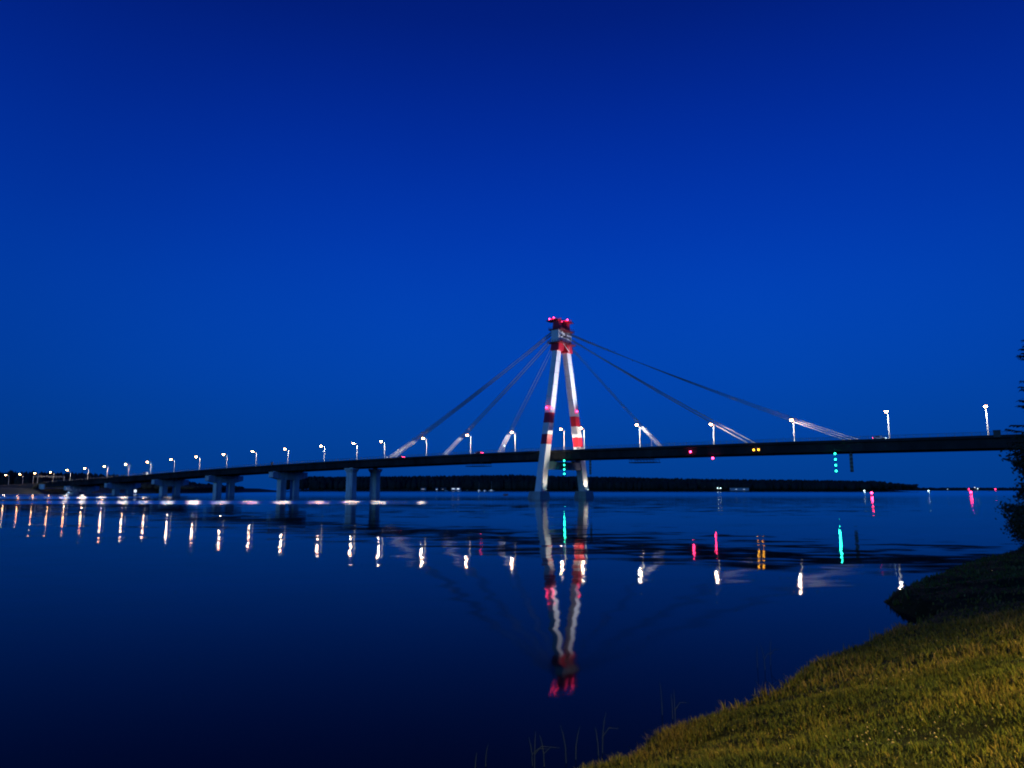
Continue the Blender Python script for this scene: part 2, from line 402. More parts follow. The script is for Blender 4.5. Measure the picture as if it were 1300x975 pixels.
for o in (-4.3, 4.1):
    for z in (77.6, 80.2, 82.3):
        for sd in (-1, 1):
            mb = MB(); mb.box(P(sd * 2.6, o, z), D * .5, N * .5, UP * .24); part(mb, 'cable_anchor', M['dark'], bridge)
def platform(z, s_half, o0, o1, name='platform', m='red'):
    mb = MB(); oc, oh = (o0 + o1) / 2, (o1 - o0) / 2
    mb.box(P(0, oc, z), D * s_half, N * oh, UP * .22)
    for sd in (-1, 1):
        for q in (.65, 1.2):
            mb.tube([P(sd * (s_half - .1), o0 + .1, z + q), P(sd * (s_half - .1), o1 - .1, z + q)], .045, 5)
    for od in (o0 + .1, o1 - .1):
        for q in (.65, 1.2): mb.tube([P(-s_half + .1, od, z + q), P(s_half - .1, od, z + q)], .045, 5)
        for k in np.linspace(-s_half + .1, s_half - .1, 6): mb.box(P(k, od, z + .7), D * .05, N * .05, UP * .5)
    for k in np.linspace(o0 + .1, o1 - .1, 10):
        for sd in (-1, 1): mb.box(P(sd * (s_half - .1), k, z + .7), D * .05, N * .05, UP * .5)
    return part(mb, name, M[m], bridge)
M['dark_red'] = mat('dark_red_paint', (.16, .012, .02), .6, var=.3)
platform(76.5, 3.9, -7.6, 7.4, m='dark_red')
platform(83.2, 3.6, -6.8, 6.6, m='dark_red')
mb = MB()                                             # red upper columns, tapered
for o in (-3.9, 3.7): mb.box(P(0, o, 85.7), D * 1.9, N * 1.75, UP * 2.25, 0, .84)
mb.box(P(0, -.1, 84.4), D * .9, N * 2.1, UP * .5)
for o in (-1.2, .2, 1.2): mb.tube([P(-.9, o, 84.8), P(-.9, o, 86.6)], .3, 8)
part(mb, 'upper_column', M['red'], bridge)
for o0, sc0 in ((-3.9, 1.5), (3.7, -.1)):
    mb = MB()
    mb.box(P(.2 + sc0, o0, 88.18), D * 3.6, N * 2.3, UP * .22)
    ring = [P(sc0 + .2 + 3.5 * math.cos(a), o0 + 2.2 * math.sin(a), 89.3) for a in np.linspace(0, 2 * math.pi, 17)]
    mb.tube(ring, .05, 5); mb.tube([p - UP * .45 for p in ring], .04, 5)
    for p in ring[:-1]: mb.box(p - UP * .5, D * .05, N * .05, UP * .5)
    mb.tube([P(.3 + sc0, o0, 88.4), P(.3 + sc0, o0, 89.3)], [1.5, 1.35], 14)
    mb.tube([P(1.6 + sc0, o0, 88.4), P(1.6 + sc0, o0, 89.6)], [.5, .45], 10)
    part(mb, 'top_platform', M['red'], bridge)
mb = MB(); mb.tube([P(-2.4, -2.2, 76.3), P(-2.4, 3.3, 72.9)], .16, 6); mb.tube([P(-2.4, 3.3, 72.9), P(-2.4, 3.3, 76.3)], .1, 6)
part(mb, 'brace', M['white'], bridge)
# stays
def stay(s_t, z_t, s_d, plane, ot, od, sag, r=.125):
    a = P(s_t, plane * ot, z_t); b_ = P(s_d, plane * od, dz(s_d) + .4)
    pts = []
    for i in range(17):
        t = i / 16; pts.append(a.lerp(b_, t) - UP * (4 * sag * t * (1 - t)))
    mb = MB(); mb.tube(pts, [r if i < 13 else min(r, .09 if r > .1 else .07) * .92 for i in range(17)], 6)
    mb.tube([pts[-1] - UP * .35, pts[-1].lerp(pts[-2], .25)], [.22, .17], 8)
    cb = part(mb, 'stay_cable', M['cable'], bridge)
    mb = MB(); k0 = 13; q0 = pts[k0].lerp(pts[k0 + 1], .3)       # pale sleeve added so the lower end looks lamplit
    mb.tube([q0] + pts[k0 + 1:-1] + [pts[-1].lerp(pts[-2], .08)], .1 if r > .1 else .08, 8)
    gt = mb.build('lamplit_sleeve', M['tube'], cb)
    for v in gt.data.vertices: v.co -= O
for plane in (-1, 1):
    for k, sd in enumerate((-129.0, -131.4, -133.8)): stay(-2.6, 82.6 - .45 * k, sd, plane, 1.1, 1.1, 1.3)
    for k, sd in enumerate((-91.2, -94.2)): stay(-2.6, 80.4 - .4 * k, sd, plane, 1.1, 1.1, .8)
    for k, sd in enumerate((-51.0, -52.2)): stay(-2.6, 77.8 - .4 * k, sd, plane, 1.1, 1.1, .4, .07)
    for k, sd in enumerate((116.6, 118.8, 121.0)): stay(2.6, 85.2 - .35 * k, sd, plane, 1.1, 1.1, 1.2)
    for k, sd in enumerate((76.2, 77.8)): stay(2.6, 82.6 - .35 * k, sd, plane, 1.1, 1.1, .7)
    for k, sd in enumerate((38.2, 39.3)): stay(2.6, 80.2 - .35 * k, sd, plane, 1.1, 1.1, .3, .07)
# piers: the tall pair near the pylon, then the hammerheads
def pier_root(s): return s
mb = MB()
s = 139.5
for o in (-9.6, 9.6):
    mb = MB(); zt = dz(s) - 4.5
    sec = lambda k, z: [P(s + 2.6 * a * k, o + 2.4 * b_ * k, z) for a, b_ in ((-1, -.72), (-.72, -1), (.72, -1), (1, -.72), (1, .72), (.72, 1), (-.72, 1), (-1, .72))]
    mb.loft([sec(1.12, -2), sec(1.12, 1.0), sec(1.0, 1.05), sec(1, zt - 2.6), sec(1.42, zt - .6), sec(1.42, zt)])
    mb.box(P(s, o, zt + .22), D * 1.1, N * .9, UP * .2)
    mb.build('pier', M['pier'], bridge, O)
for s in (210, 281.5, 352, 424, 495):
    zt = dz(s) - 4.35
    mb = MB()
    hw, hd_ = 13.8, 2.1
    top = zt; mid_ = zt - 3.4; bot = zt - 4.9
    ringsh = []
    for o, zb in ((-hw, mid_), (-7.6, bot), (7.6, bot), (hw, mid_)):
        ringsh.append([P(s - hd_, o, zb), P(s + hd_, o, zb), P(s + hd_, o, top), P(s - hd_, o, top)])
    mb.loft(ringsh)
    for o in (-10.3, -3.5, 3.5, 10.3): mb.box(P(s, o, top + .16), D * 1.0, N * 1.1, UP * .15)
    cap = mb.build('pier_crosshead', M['pier'], bridge, O)
    for o in (-5.2, 5.2):
        mb = MB(); mb.box(P(s, o, (bot + .02 - 2) / 2), D * 2.0, N * 2.15, UP * (bot + 1.96) / 2)
        c = mb.build('pier_column', M['pier'], cap, O)
# abutment
mb = MB(); mb.box(P(552, 0, 3.0), D * 3.4, N * 12.2, UP * 2.45); mb.box(P(549, -11.9, 6.4), D * 9, N * .35, UP * 2.3)
mb.box(P(549, 11.9, 6.4), D * 9, N * .35, UP * 2.3)
mb.build('abutment', M['pier'], bridge, O)

# ------------------------------------------------------------------ street lamps
def make_lamp(HL=10.4, power=15000, colr=(1, .95, .82), lens='lens'):
    r = empty('street_lamp', (0, 0, 0))
    mb = MB(); mb.tube([(0, 0, 0), (0, 0, .7), (0, 0, .75), (0, 0, HL)], [.26, .26, .2, .13], 8)
    mb.build('pole', M['galv'], r)
    mb = MB(); a = -N
    mb.tube([Vector((0, 0, HL - .1)), a * .5 + UP * (HL + .5), a * 1.6 + UP * (HL + .78), a * 2.5 + UP * (HL + .72)], [.11, .1, .09, .08], 7)
    mb.build('arm', M['galv'], r)
    mb = MB(); mb.box(a * 3.0 + UP * (HL + .74), a * .85, D * .32, UP * .16, 0, .75)
    hd = mb.build('lamp_head', M['galv'], r)
    mb = MB(); rings = []
    for k, q in ((1.0, .56), (.92, .32), (.66, .12), (.25, .02)):
        rings.append([a * (3.05 + .72 * k * math.cos(t)) + D * (.55 * k * math.sin(t)) + UP * (HL + q) for t in np.linspace(0, 2 * math.pi, 13)[:-1]])
    mb.loft(rings); mb.build('lens', M[lens], hd)
    light('bulb', 'SPOT', a * 3.05 + UP * (HL - .22), power, colr, .28, r, (0, 0, -1), R(176), .04)
    return r
LS = [-174.5, -143.4, -109.1, -75.9, -41.3, -12.1, -0.8, 28.5, 57.7, 89.4, 122.4, 145.8, 175.6, 211.4, 245.8, 279.9, 314.0, 348.3, 382.4, 416.3, 451.5, 486.3, 519.6, 552.6, 585.8, 619.2, 652.6, 690]
ORD = ['first', 'second', 'third', 'fourth', 'fifth', 'sixth', 'seventh', 'eighth', 'ninth', 'tenth', 'eleventh', 'twelfth', 'thirteenth', 'fourteenth', 'fifteenth', 'sixteenth']
LAB = ['lit street lamp at the far right beside the dark tree, largest of the row',
       'lit street lamp right of the longest right hand cables, beside the white car',
       'lit street lamp standing in front of the longest right hand stay cables above the deck',
       'lit street lamp standing before the middle right hand stay cables near the amber lights',
       'lit street lamp just left of the shortest right hand stay cables',
       'lit street lamp just right of the far pylon leg',
       'lit street lamp standing between the two pylon legs',
       'lit street lamp at the shortest left hand stay cables next to the near pylon leg',
       'lit street lamp at the middle left hand stay cables',
       'lit street lamp over the lower end of the longest left hand stay cables',
       'lit street lamp just left of where the longest left hand stay cables meet the deck',
       'lit street lamp above the pair of single column piers',
       'lit street lamp midway between the twin column pier pair and the first hammerhead pier',
       'lit street lamp above the largest hammerhead pier beside the dark cabinet',
       'lit street lamp midway between the first and second hammerhead piers from the pylon',
       'lit street lamp above the second hammerhead pier left of the pylon',
       'lit street lamp on the deck just left of the second hammerhead pier',
       'dim small street lamp above the third hammerhead pier left of the pylon',
       'lit street lamp right of the white van on the left part of the deck',
       'lit street lamp left of the white van above the fourth hammerhead pier',
       'lit street lamp between the fourth and fifth hammerhead piers with the last wood behind it',
       'lit street lamp above the leftmost hammerhead pier before the dark wood',
       'lit street lamp at the right post of the sign gantry on the left bank',
       'small lit street lamp in the middle of the sign gantry opening',
       'lit street lamp near the left post of the sign gantry',
       'lit street lamp first to the left of the sign gantry',
       'leftmost lit street lamp in view on the left bank road',
       'street lamp farther along the left bank road past the picture edge']
proto = make_lamp(); low = make_lamp(8.9); road = make_lamp(9.6, 2000, (1, .84, .58), 'lens_orange')
for i, s in enumerate(LS[:-1]):
    o = proto if i == 0 else low if i == 2 else road if i == 23 else copy_tree(low if i == 3 else road if i > 23 else proto)
    o.location = P(s, 0, dz(s) + (.06 if s < S_END else .02))
    tag(o, LAB[i], 'street lamp', 'street lamps along the bridge deck')

# ------------------------------------------------------------------ lights and boards on the bridge
def lamp_thing(name, loc, lens, col, power, label, cat, group=None, r=.32, rad=.2, allround=False):
    e = empty(name, loc)
    mb = MB(); mb.tube([(0, 0, -.55), (0, 0, -.2)], [.16, .22], 8); mb.box((0, 0, -.6), (.25, 0, 0), (0, .25, 0), (0, 0, .05)); mb.build('base', M['dark'], e)
    mb = MB(); mb.ball((0, 0, .1), r, 1, 1, 1.1); mb.build('lens', M[lens], e, smooth=True)
    if power and allround: light('bulb', 'POINT', (-N * (r + .35)) - D * .2, power, col, rad, e)
    elif power: light('bulb', 'SPOT', (-N * (r + .35)) - D * .2, power, col, rad, e, -N * .87 - D * .5, R(125), .3)
    return tag(e, label, cat, group)
RED = (1, .04, .16)
G1 = 'red obstruction lights on the pylon'
for s, o, z, lab in [(4.2, -4.6, 89.2, 'red lamp at the left end of the near top platform of the pylon'),
                     (1.7, -4.6, 89.4, 'red lamp at the right corner of the near top platform of the pylon'),
                     (1.4, 3.2, 89.2, 'red lamp at the left corner of the far top platform of the pylon'),
                     (-1.5, 3.4, 89.5, 'red lamp at the right end of the far top platform of the pylon'),
                     (.3, -14.4, 43.2, 'left red lamp of the pair above the red bands on the near pylon leg'),
                     (-1.9, -12.2, 43.2, 'right red lamp of the pair above the red bands on the near pylon leg'),
                     (-1.9, 11.2, 43.4, 'single red lamp above the red bands on the far pylon leg')]:
    lamp_thing('obstruction_light', P(s, o, z), 'redlens', RED, 130 if z > 60 else 22, lab, 'warning light', G1, .36, allround=z > 60)
def light_string(s, o, ztop, n, gap, lens, col, power, label, group):
    e = empty('navigation_light_string', P(s, o, ztop))
    mb = MB(); mb.box((0, 0, -gap * (n - 1) / 2 + .6), D * .07, N * .07, UP * (gap * (n - 1) / 2 + 1.2)); mb.box((0, 0, 1.6), D * .3, N * .7, UP * .12)
    mb.build('hanger', M['dark'], e)
    for k in range(n):
        mb = MB(); mb.ball(-N * .3 + UP * (-gap * k), .34); lp = mb.build('lamp', M[lens], e, smooth=True)
        light('bulb', 'SPOT', -N * .7 + UP * (-gap * k), power, col, .25, e, -N * .87 - D * .5, R(110), .3)
    tag(e, label, 'signal light', group)
G2 = 'vertical green navigation lights under the deck'
GR = (.02, 1, .6)
light_string(-8.0, -11.9, 17.8, 4, 2.05, 'greenlens', GR, 130, 'string of four green lamps hanging under the deck between the pylon legs', G2)
light_string(-126.3, -11.9, 17.8, 4, 2.15, 'greenlens', GR, 200, 'string of four green lamps hanging under the right half of the deck', G2)
lamp_thing('signal_lamp', P(-69.5, -11.2, 20.1), 'redlens', RED, 150, 'red lamp fixed on the side of the deck girder', 'signal light', None, .38)
lamp_thing('signal_lamp', P(-79.1, -11.4, 17.2), 'redlens', RED, 150, 'red lamp hanging under the bottom edge of the deck girder', 'signal light', None, .38)
e = empty('amber_signal', P(-97.0, -11.3, 20.2))
mb = MB(); mb.box((0, 0, .0), D * 1.7, N * .18, UP * .75); mb.box((0, 0, 1.2), D * .5, N * .18, UP * .5); mb.build('backboard', M['dark'], e)
for k in (-.95, .95):
    mb = MB(); mb.ball(D * k - N * .35, .36); mb.build('lamp', M['amberlens'], e, smooth=True)
    light('bulb', 'SPOT', D * k - N * .8, 30, (1, .4, .03), .2, e, -N * .87 - D * .5, R(110), .3)
tag(e, 'pair of amber lamps on the deck girder below the middle right hand cables', 'signal light')
def board(s, o, ztop, zbot, wd, label):
    e = empty('clearance_board', P(s, o, zbot)); h = ztop - zbot; n = 9
    mb = MB(); rings = []; mi = []
    for k in range(n + 1):
        z = h * k / n; rings.append([D * -wd / 2 - N * .08 + UP * z, D * wd / 2 - N * .08 + UP * z, D * wd / 2 + N * .08 + UP * z, D * -wd / 2 + N * .08 + UP * z])
        if k < n: mi.append(k % 2)
    mb.loft(rings, mi); mb.build('striped_board', [M['dark'], M['rail']], e)
    mb = MB(); mb.box(UP * (h + .4), D * .12, N * .12, UP * .6); mb.build('hanger', M['dark'], e)
    tag(e, label, 'gauge board', 'hanging striped clearance boards')
board(-131.6, -11.3, 17.6, 10.9, 1.15, 'dark striped vertical board hanging under the deck right of the green lamps')
board(-21.4, -11.3, 17.6, 11.2, .95, 'dark striped vertical board hanging under the deck just right of the far pylon leg')
def traveller(s, label):
    e = empty('inspection_gantry', P(s, -8, 16.3))
    mb = MB()
    for o in (-3, 3):
        for z in (0, 1.2): mb.tube([D * -6 + N * o + UP * z, D * 6 + N * o + UP * z], .12, 6)
        for k in np.linspace(-6, 6, 9): mb.tube([D * k + N * o, D * (k + (.75 if k < 6 else 0)) + N * o + UP * 1.2], .07, 5)
    mb.box((0, 0, -.12), D * 6.2, N * 3.3, UP * .1)
    mb.build('walkway', M['dark'], e)
    mb = MB()
    for a in (-3.5, 3.5):
        for o in (-2.5, 2.5): mb.tube([D * a + N * o + UP * 1.1, D * a + N * o + UP * 2.3], .14, 6)
    mb.build('hanger', M['dark'], e)
    tag(e, label, 'maintenance gantry', 'inspection gantries hanging under the deck')
traveller(46, 'dark inspection gantry hanging under the deck left of the pylon')
traveller(-47, 'dark inspection gantry hanging under the deck right of the pylon')
def cabinet(s, ws, h, label):
    e = empty('equipment_cabinet', P(s, -11.9, dz(s) - .6))
    mb = MB(); mb.box((0, 0, h / 2), D * ws, N * .45, UP * h / 2); mb.build('housing', M['dark'], e)
    mb = MB(); mb.box((0, 0, h + .06), D * (ws + .12), N * .6, UP * .06); mb.build('lid', M['steel'], e)
    tag(e, label, 'cabinet')
cabinet(212, .55, 2.6, 'small dark cabinet on the deck edge above the largest hammerhead pier')
cabinet(-177.2, 1.05, 2.3, 'dark cabinet on the deck edge at the far right beside the tree')
# floodlights
def floodlight(loc, aim_pt, power, size, label, mast, col=(1, .95, .97), rad=.3, blend=.6, flip=1):
    e = empty('floodlight', loc); loc = Vector(loc); a = (Vector(aim_pt) - loc - UP * mast).normalized()
    mb = MB(); mb.tube([(0, 0, 0), (0, 0, mast)], [.12, .09], 6); mb.build('stand', M['galv'], e)
    sd = a.cross(UP).normalized(); u = sd.cross(a); c = UP * (mast + .3)
    mb = MB(); mb.box(c, sd * .38, u * .28, a * .22); mb.build('housing', M['dark'], e)
    mb = MB(); mb.box(c + a * .24, sd * .33, u * .23, a * .02); mb.build('lens', M['whitelens'], e)
    light('beam', 'SPOT', c + a * .6, power, col, rad, e, a, size, blend)
    tag(e, label, 'floodlight', 'floodlights that light the pylon')
zf = dz(-42)
floodlight(P(-42, 11.3, zf + .2), P(0, -6, 62), 230000, R(50), 'floodlight on a deck mast right of the pylon near the shortest cables', 5.2, (.80, .82, 1.0))
floodlight(P(43.5, 11.3, dz(43) + .2), P(0, 6, 66), 2500, R(34), 'floodlight on a deck mast left of the pylon', 4.6, (.8, .85, 1.0))
floodlight(P(-2.75, -19.9, 3.5), P(-1.75, -18.6, 11), 5000, R(80), 'floodlight at the foot of the near pylon leg', .3, (1, .88, .66), .2)
floodlight(P(-2.75, 19.9, 3.5), P(-1.75, 18.6, 11), 5000, R(80), 'floodlight at the foot of the far pylon leg', .3, (1, .88, .66), .2)
floodlight(P(-13, 10.6, dz(-13) + .1), P(0, 13.4, 32), 16000, R(60), 'floodlight low on the deck facing the far pylon leg', .6, (1, .88, .72), .2)

# ------------------------------------------------------------------ cars
def make_car(paint, van=False):
    e = empty('parked_car', (0, 0, 0)); L_, Wd = (2.9, 1.0) if van else (2.15, .88)
    mb = MB()
    def prof(x, z, w_): return [D * x - N * w_ + UP * .35, D * x + N * w_ + UP * .35, D * x + N * w_ * .95 + UP * z, D * x - N * w_ * .95 + UP * z]
    zz = [(-L_, .7), (-L_ * .97, .95), (L_ * .97, .85), (L_, .65)] if not van else [(-L_, 1.0), (-L_ * .98, 1.1), (L_ * .97, 1.0), (L_, .8)]
    mb.loft([prof(x, z, Wd) for x, z in zz])
    x0, x1, x2, x3, zr = (-L_ * .9, -L_ * .62, L_ * .2, L_ * .55, 1.45) if not van else (-L_ * .99, -L_ * .97, L_ * .55, L_ * .85, 2.3)
    zb = .9 if not van else 1.05
    mb.loft([[D * x0 - N * Wd * .9 + UP * zb, D * x0 + N * Wd * .9 + UP * zb, D * x3 + N * Wd * .9 + UP * zb, D * x3 - N * Wd * .9 + UP * zb],
             [D * x1 - N * Wd * .74 + UP * zr, D * x1 + N * Wd * .74 + UP * zr, D * x2 + N * Wd * .74 + UP * zr, D * x2 - N * Wd * .74 + UP * zr]])
    mb.build('body', M[paint], e)
    mb = MB(); zc = (zb + zr) / 2 + .03
    for sd in (-1, 1): mb.box(D * ((x1 + x2) / 2) + N * sd * Wd * .84 + UP * zc, D * (x2 - x1) * .42, N * .03, UP * (zr - zb) * .32)
    mb.build('window', M['glass'], e)
    for a in (-L_ * .62, L_ * .62):
        for sd in (-1, 1):
            mb = MB(); mb.tube([D * a + N * sd * (Wd - .18) + UP * .33, D * a + N * sd * (Wd + .02) + UP * .33], .33, 12); mb.build('wheel', M['tyre'], e)
    for sd in (-1, 1):
        mb = MB(); mb.box(D * -(L_ + .02) + N * sd * Wd * .72 + UP * .78, D * .03, N * .2, UP * .12); mb.build('taillight', M['redlens'], e)
        mb = MB(); mb.box(D * (L_ + .02) + N * sd * Wd * .7 + UP * .65, D * .03, N * .2, UP * .1); mb.build('headlight', M['whitelens'], e)
    return e
for s, o, pt, van, lab in [(104, -5.6, 'car_dark', False, 'dark car with red tail lights under the longest left hand cables'),
                           (47.5, -6.2, 'car_red', False, 'dark red car near the foot of the shortest left hand cables'),
                           (375, -7.6, 'car_white', True, 'white van on the left part of the deck'),
                           (-141, -7.2, 'car_white', False, 'white car on the right part of the deck left of a lamp post')]:
    c = make_car(pt, van); c.location = P(s, o, dz(s) + .07); c.name = 'delivery_van' if van else 'car'; tag(c, lab, 'van' if van else 'car'); c.rotation_euler.z = math.pi if pt == 'car_white' else 0

# ------------------------------------------------------------------ sign gantry on the left bank road
sg = 562
e = empty('sign_gantry', P(sg, 0, dz(sg) - .1))
mb = MB()
for o in (-13.2, 13.2): 
    m1 = MB(); m1.tube([N * o, N * o + UP * 6.6], .22, 8); m1.build('post', M['galv'], e)
for z in (6.0, 6.8): mb.tube([N * -13.4 + UP * z, N * 13.4 + UP * z], .13, 6)
for k in np.linspace(-13, 12, 14): mb.tube([N * k + UP * 6.0, N * (k + .9) + UP * 6.8], .06, 5)
mb.build('beam', M['galv'], e)
for k in (2.0, 6.0):
    mb = MB(); mb.box(N * k + UP * 5.2 - D * .2, N * .5, D * .08, UP * .6); mb.build('signal_head', M['dark'], e)
tag(e, 'pale metal gantry spanning the road on the left bank', 'gantry')

# ------------------------------------------------------------------ left bank: land, road, wood
def land_mesh(name, outline, zf, mat_, label, inner=8):
    """fan of rings from outline to centroid with height function of inset"""
    c = Vector((sum(p[0] for p in outline) / len(outline), sum(p[1] for p in outline) / len(outline)))
    n = len(outline); V = []; F = []
    for i in range(inner + 1):
        t = i / inner * .995
        for p in outline:
            q = Vector(p).lerp(c, t); V.append((q.x, q.y, zf(t, q.x, q.y)))
    for i in range(inner):
        for j in range(n):
            k = (j + 1) % n; F.append((i * n + j, i * n + k, (i + 1) * n + k, (i + 1) * n + j))
    mb = MB(); mb.add(V, F); o = mb.build(name, mat_); tag(o, label, 'land', kind='structure'); return o
def densify(pts, step, jit, seed):
    r = random.Random(seed); res = []
    for i in range(len(pts)):
        a, b_ = Vector(pts[i]), Vector(pts[(i + 1) % len(pts)]); k = max(1, int((b_ - a).length / step))
        for q in range(k):
            p = a.lerp(b_, q / k); res.append((p.x + r.uniform(-jit, jit), p.y + r.uniform(-jit, jit)))
    return res
ol = densify([(-520, 520), (-430, 540), (-405, 600), (-402, 680), (-390, 760), (-330, 860), (-290, 980), (-700, 1150), (-1100, 900), (-900, 560)], 22, 4, 3)
land_mesh('riverbank', ol, lambda t, x, y: -1 + 5.5 * min(1, t * 10) + 1.0 * min(1, t * 4) + mnoise.noise((x * .02, y * .02, 0)), M['land'], 'low dark bank on the left with the bridge road')
# embankment carrying the road
mb = MB(); rings = []
for s in np.arange(551, 900, 12):
    z = dz(s); rings.append([P(s, -24, 1.0), P(s, -12.4, z - .05), P(s, 12.4, z - .05), P(s, 24, 1.0)])
mb.loft(rings); mb.add([P(551, -24, .6), P(530, -18, -.6), P(530, 18, -.6), P(551, 24, .6), P(551.5, 12.4, 5.4), P(551.5, -12.4, 5.4)], [(0, 1, 5), (1, 2, 4, 5), (2, 3, 4)])
tag(mb.build('embankment', M['land']), 'grassy embankment carrying the road on the left bank', 'land', kind='structure')
mb = MB(); rings = []
for s in np.arange(549, 900, 12):
    z = dz(s); rings.append([P(s, -10.5, z - .03), P(s, 10.5, z - .03), P(s, 10.5, z + .02), P(s, -10.5, z + .02)])
mb.loft(rings); tag(mb.build('road', M['asphalt']), 'asphalt road on the left bank', 'road', kind='structure')
mb = MB()                                                    # concrete slope paving
mb.loft([[P(543, 30, -.5), P(543, -60, -.5), P(546, -60, -.6), P(546, 30, -.6)], [P(556, 26, 3.1), P(556, -62, 3.1), P(559, -62, 3.0), P(559, 26, 3.0)]])
tag(mb.build('slope_paving', M['paving']), 'pale concrete slope paving at the water below the left abutment', 'paving', kind='structure')

def wood(name, spots, label):
    """far wood: many separate crowns, each a small irregular bunch of faces, in one mesh"""
    V = []; F = []; k = 0
    ring = 7
    for x, y, z0, h, r_ in spots:
        con = rng.random() < .05
        prof = [(.05, .0), (.75, .18), (1.0, .42), (.8, .68), (.42, .88), (.05, 1.0)] if not con else [(.1, 0), (.8, .12), (.62, .4), (.4, .65), (.2, .85), (.03, 1.06)]
        for q, hh in prof:
            for j in range(ring):
                a = 2 * math.pi * j / ring + rng.uniform(-.2, .2); rr = r_ * q * rng.uniform(.72, 1.25)
                V.append((x + rr * math.cos(a), y + rr * math.sin(a), z0 + h * (hh + rng.uniform(-.035, .035))))
        for i in range(len(prof) - 1):
            for j in range(ring):
                q = (j + 1) % ring; F.append((k + i * ring + j, k + i * ring + q, k + (i + 1) * ring + q, k + (i + 1) * ring + j))
        k += len(prof) * ring
    o = np_mesh(name, np.array(V), np.array(F), [M['forest']]); return tag(o, label, 'wood', kind='stuff')
spots = []
for i in range(900):
    t = rng.random(); x = -760 + 420 * t; y = 765 + 200 * (1 - t) * .2 + rng.uniform(0, 170)
    top = float(np.interp(t, [0, .25, .5, .62, .75, .88, 1], [23, 24, 25, 22, 17, 11, 7]))
    if -(x - 25) * math.sin(TH) - (y - 350) * 0 > 1e9: continue
    spots.append((x, y, 3.5, max(4, (top - 3) * rng.uniform(.85, 1.0)), rng.uniform(3.0, 5.5)))
# keep the road free
def axis_off(x, y): return (Vector((x, y, 0)) - P0).dot(N)
spots = [q for q in spots if abs(axis_off(q[0], q[1])) > 26]
wood('wood', spots, 'dark wood on the left bank behind the bridge lamps')
# far bank
SH = [(-420, 1290), (-200, 1300), (-70, 1290), (60, 1240), (160, 1180), (300, 1120), (450, 1085), (540, 1060), (598, 1052), (608, 1062)]
ol = densify(SH + [(600, 1120), (540, 1400), (0, 1700), (-500, 1700)], 25, 3, 5)
land_mesh('far_bank', ol, lambda t, x, y: -1 + 3.0 * min(1, t * 14) + 8 * min(1, t * 2.2), M['land'], 'far wooded bank across the lake')
TOP = [(-420, 28), (-330, 27), (-200, 28), (-100, 29), (0, 30), (80, 27), (160, 25), (240, 22.5), (330, 20), (450, 18.6), (530, 17.0), (560, 15), (582, 12), (598, 8), (610, 4)]
spots = []
def shore_y(x): return float(np.interp(x, [a for a, b_ in SH], [b_ for a, b_ in SH]))
for i in range(3400):
    x = -415 + 1022 * rng.random(); dpt = rng.random() ** 1.4 * 150 + 8; y = shore_y(x) + dpt
    if x > 540: y = shore_y(x) + 8 + rng.random() * 60
    T = float(np.interp(x, [a for a, b_ in TOP], [b_ for a, b_ in TOP]))
    z0 = 1.5 + min(7, dpt * .05); h = (T * 1.04 - z0) * rng.uniform(.88, .98) * (1 if dpt > 25 else .72)
    spots.append((x, y, z0, max(3, h), rng.uniform(3.2, 6.0) * min(1, T / 16 + .3)))
wood('wood', spots, 'dark wood covering the far bank across the lake')
ol = densify([(620, 1560), (1100, 1500), (1700, 1460), (2300, 1500), (2300, 2100), (500, 2100)], 40, 5, 8)
land_mesh('low_shore', ol, lambda t, x, y: -1 + 2.6 * min(1, t * 20), M['land'], 'low distant shore on the right')
spots = [(x, 1575 + rng.random() * 60 if x < 1100 else 1530 + rng.random() * 80, 1.2, rng.uniform(4.2, 6.0), rng.uniform(4, 7)) for x in np.linspace(660, 1600, 560)]
wood('wood', spots, 'low thin line of trees on the distant right shore')

# ------------------------------------------------------------------ far shore buildings, boats, lights
def building(x, y, z, w_, dp, h, litw, label, wall='wall', rooftype='gable', lens='window_lit', name='house'):
    e = empty(name, (x, y, z))
    mb = MB(); mb.box((0, 0, h / 2), (w_ / 2, 0, 0), (0, dp / 2, 0), (0, 0, h / 2)); mb.build('wall', M[wall], e)
    mb = MB(); rh = 1.6 if rooftype == 'gable' else .3
    mb.add([(-w_ / 2 - .4, -dp / 2 - .4, h + .01), (w_ / 2 + .4, -dp / 2 - .4, h + .01), (w_ / 2 + .4, dp / 2 + .4, h + .01), (-w_ / 2 - .4, dp / 2 + .4, h + .01), (-w_ / 2 - .4, 0, h + rh), (w_ / 2 + .4, 0, h + rh)],
           [(0, 1, 5, 4), (2, 3, 4, 5), (1, 2, 5), (3, 0, 4), (3, 2, 1, 0)]); mb.build('roof', M['roof'], e)
    for (cx, cz, ww, hh) in litw:
        mb = MB(); mb.box((cx, -dp / 2 - .04, cz), (ww / 2, 0, 0), (0, .05, 0), (0, 0, hh / 2)); mb.build('window', M[lens], e)
    tag(e, label, 'building', 'buildings on the far bank')
building(-160, 1296, 1.4, 9, 6, 3.6, [(-.5, 2.2, 5, 1.2)], 'small dimly lit house, leftmost on the far bank', lens='window_dim')
building(-136, 1296, 1.4, 4, 4, 3.8, [(0, 1.6, 1.6, 1.2)], 'narrow bluish boathouse between two dim houses on the far bank', lens='dimwhite')
building(-124, 1298, 1.4, 10, 6, 3.4, [(-1, 1.9, 2, 1.0)], 'low house just left of the brightest lit building on the far bank', wall='roof', lens='window_dim')
building(-101, 1294, 1.4, 17, 8, 3.8, [(-4.5, 2.7, 5, 1.0), (4.0, 2.6, 4.0, 1.5)], 'brightest white lit building on the far bank left of the pylon')
building(350, 1104, 1.4, 27, 9, 4.2, [(-6, 2, 2.0, .6), (6, 2, 2.0, .6)], 'long pale building on the far bank right of the pylon', rooftype='flat', lens='dimwhite', name='warehouse')
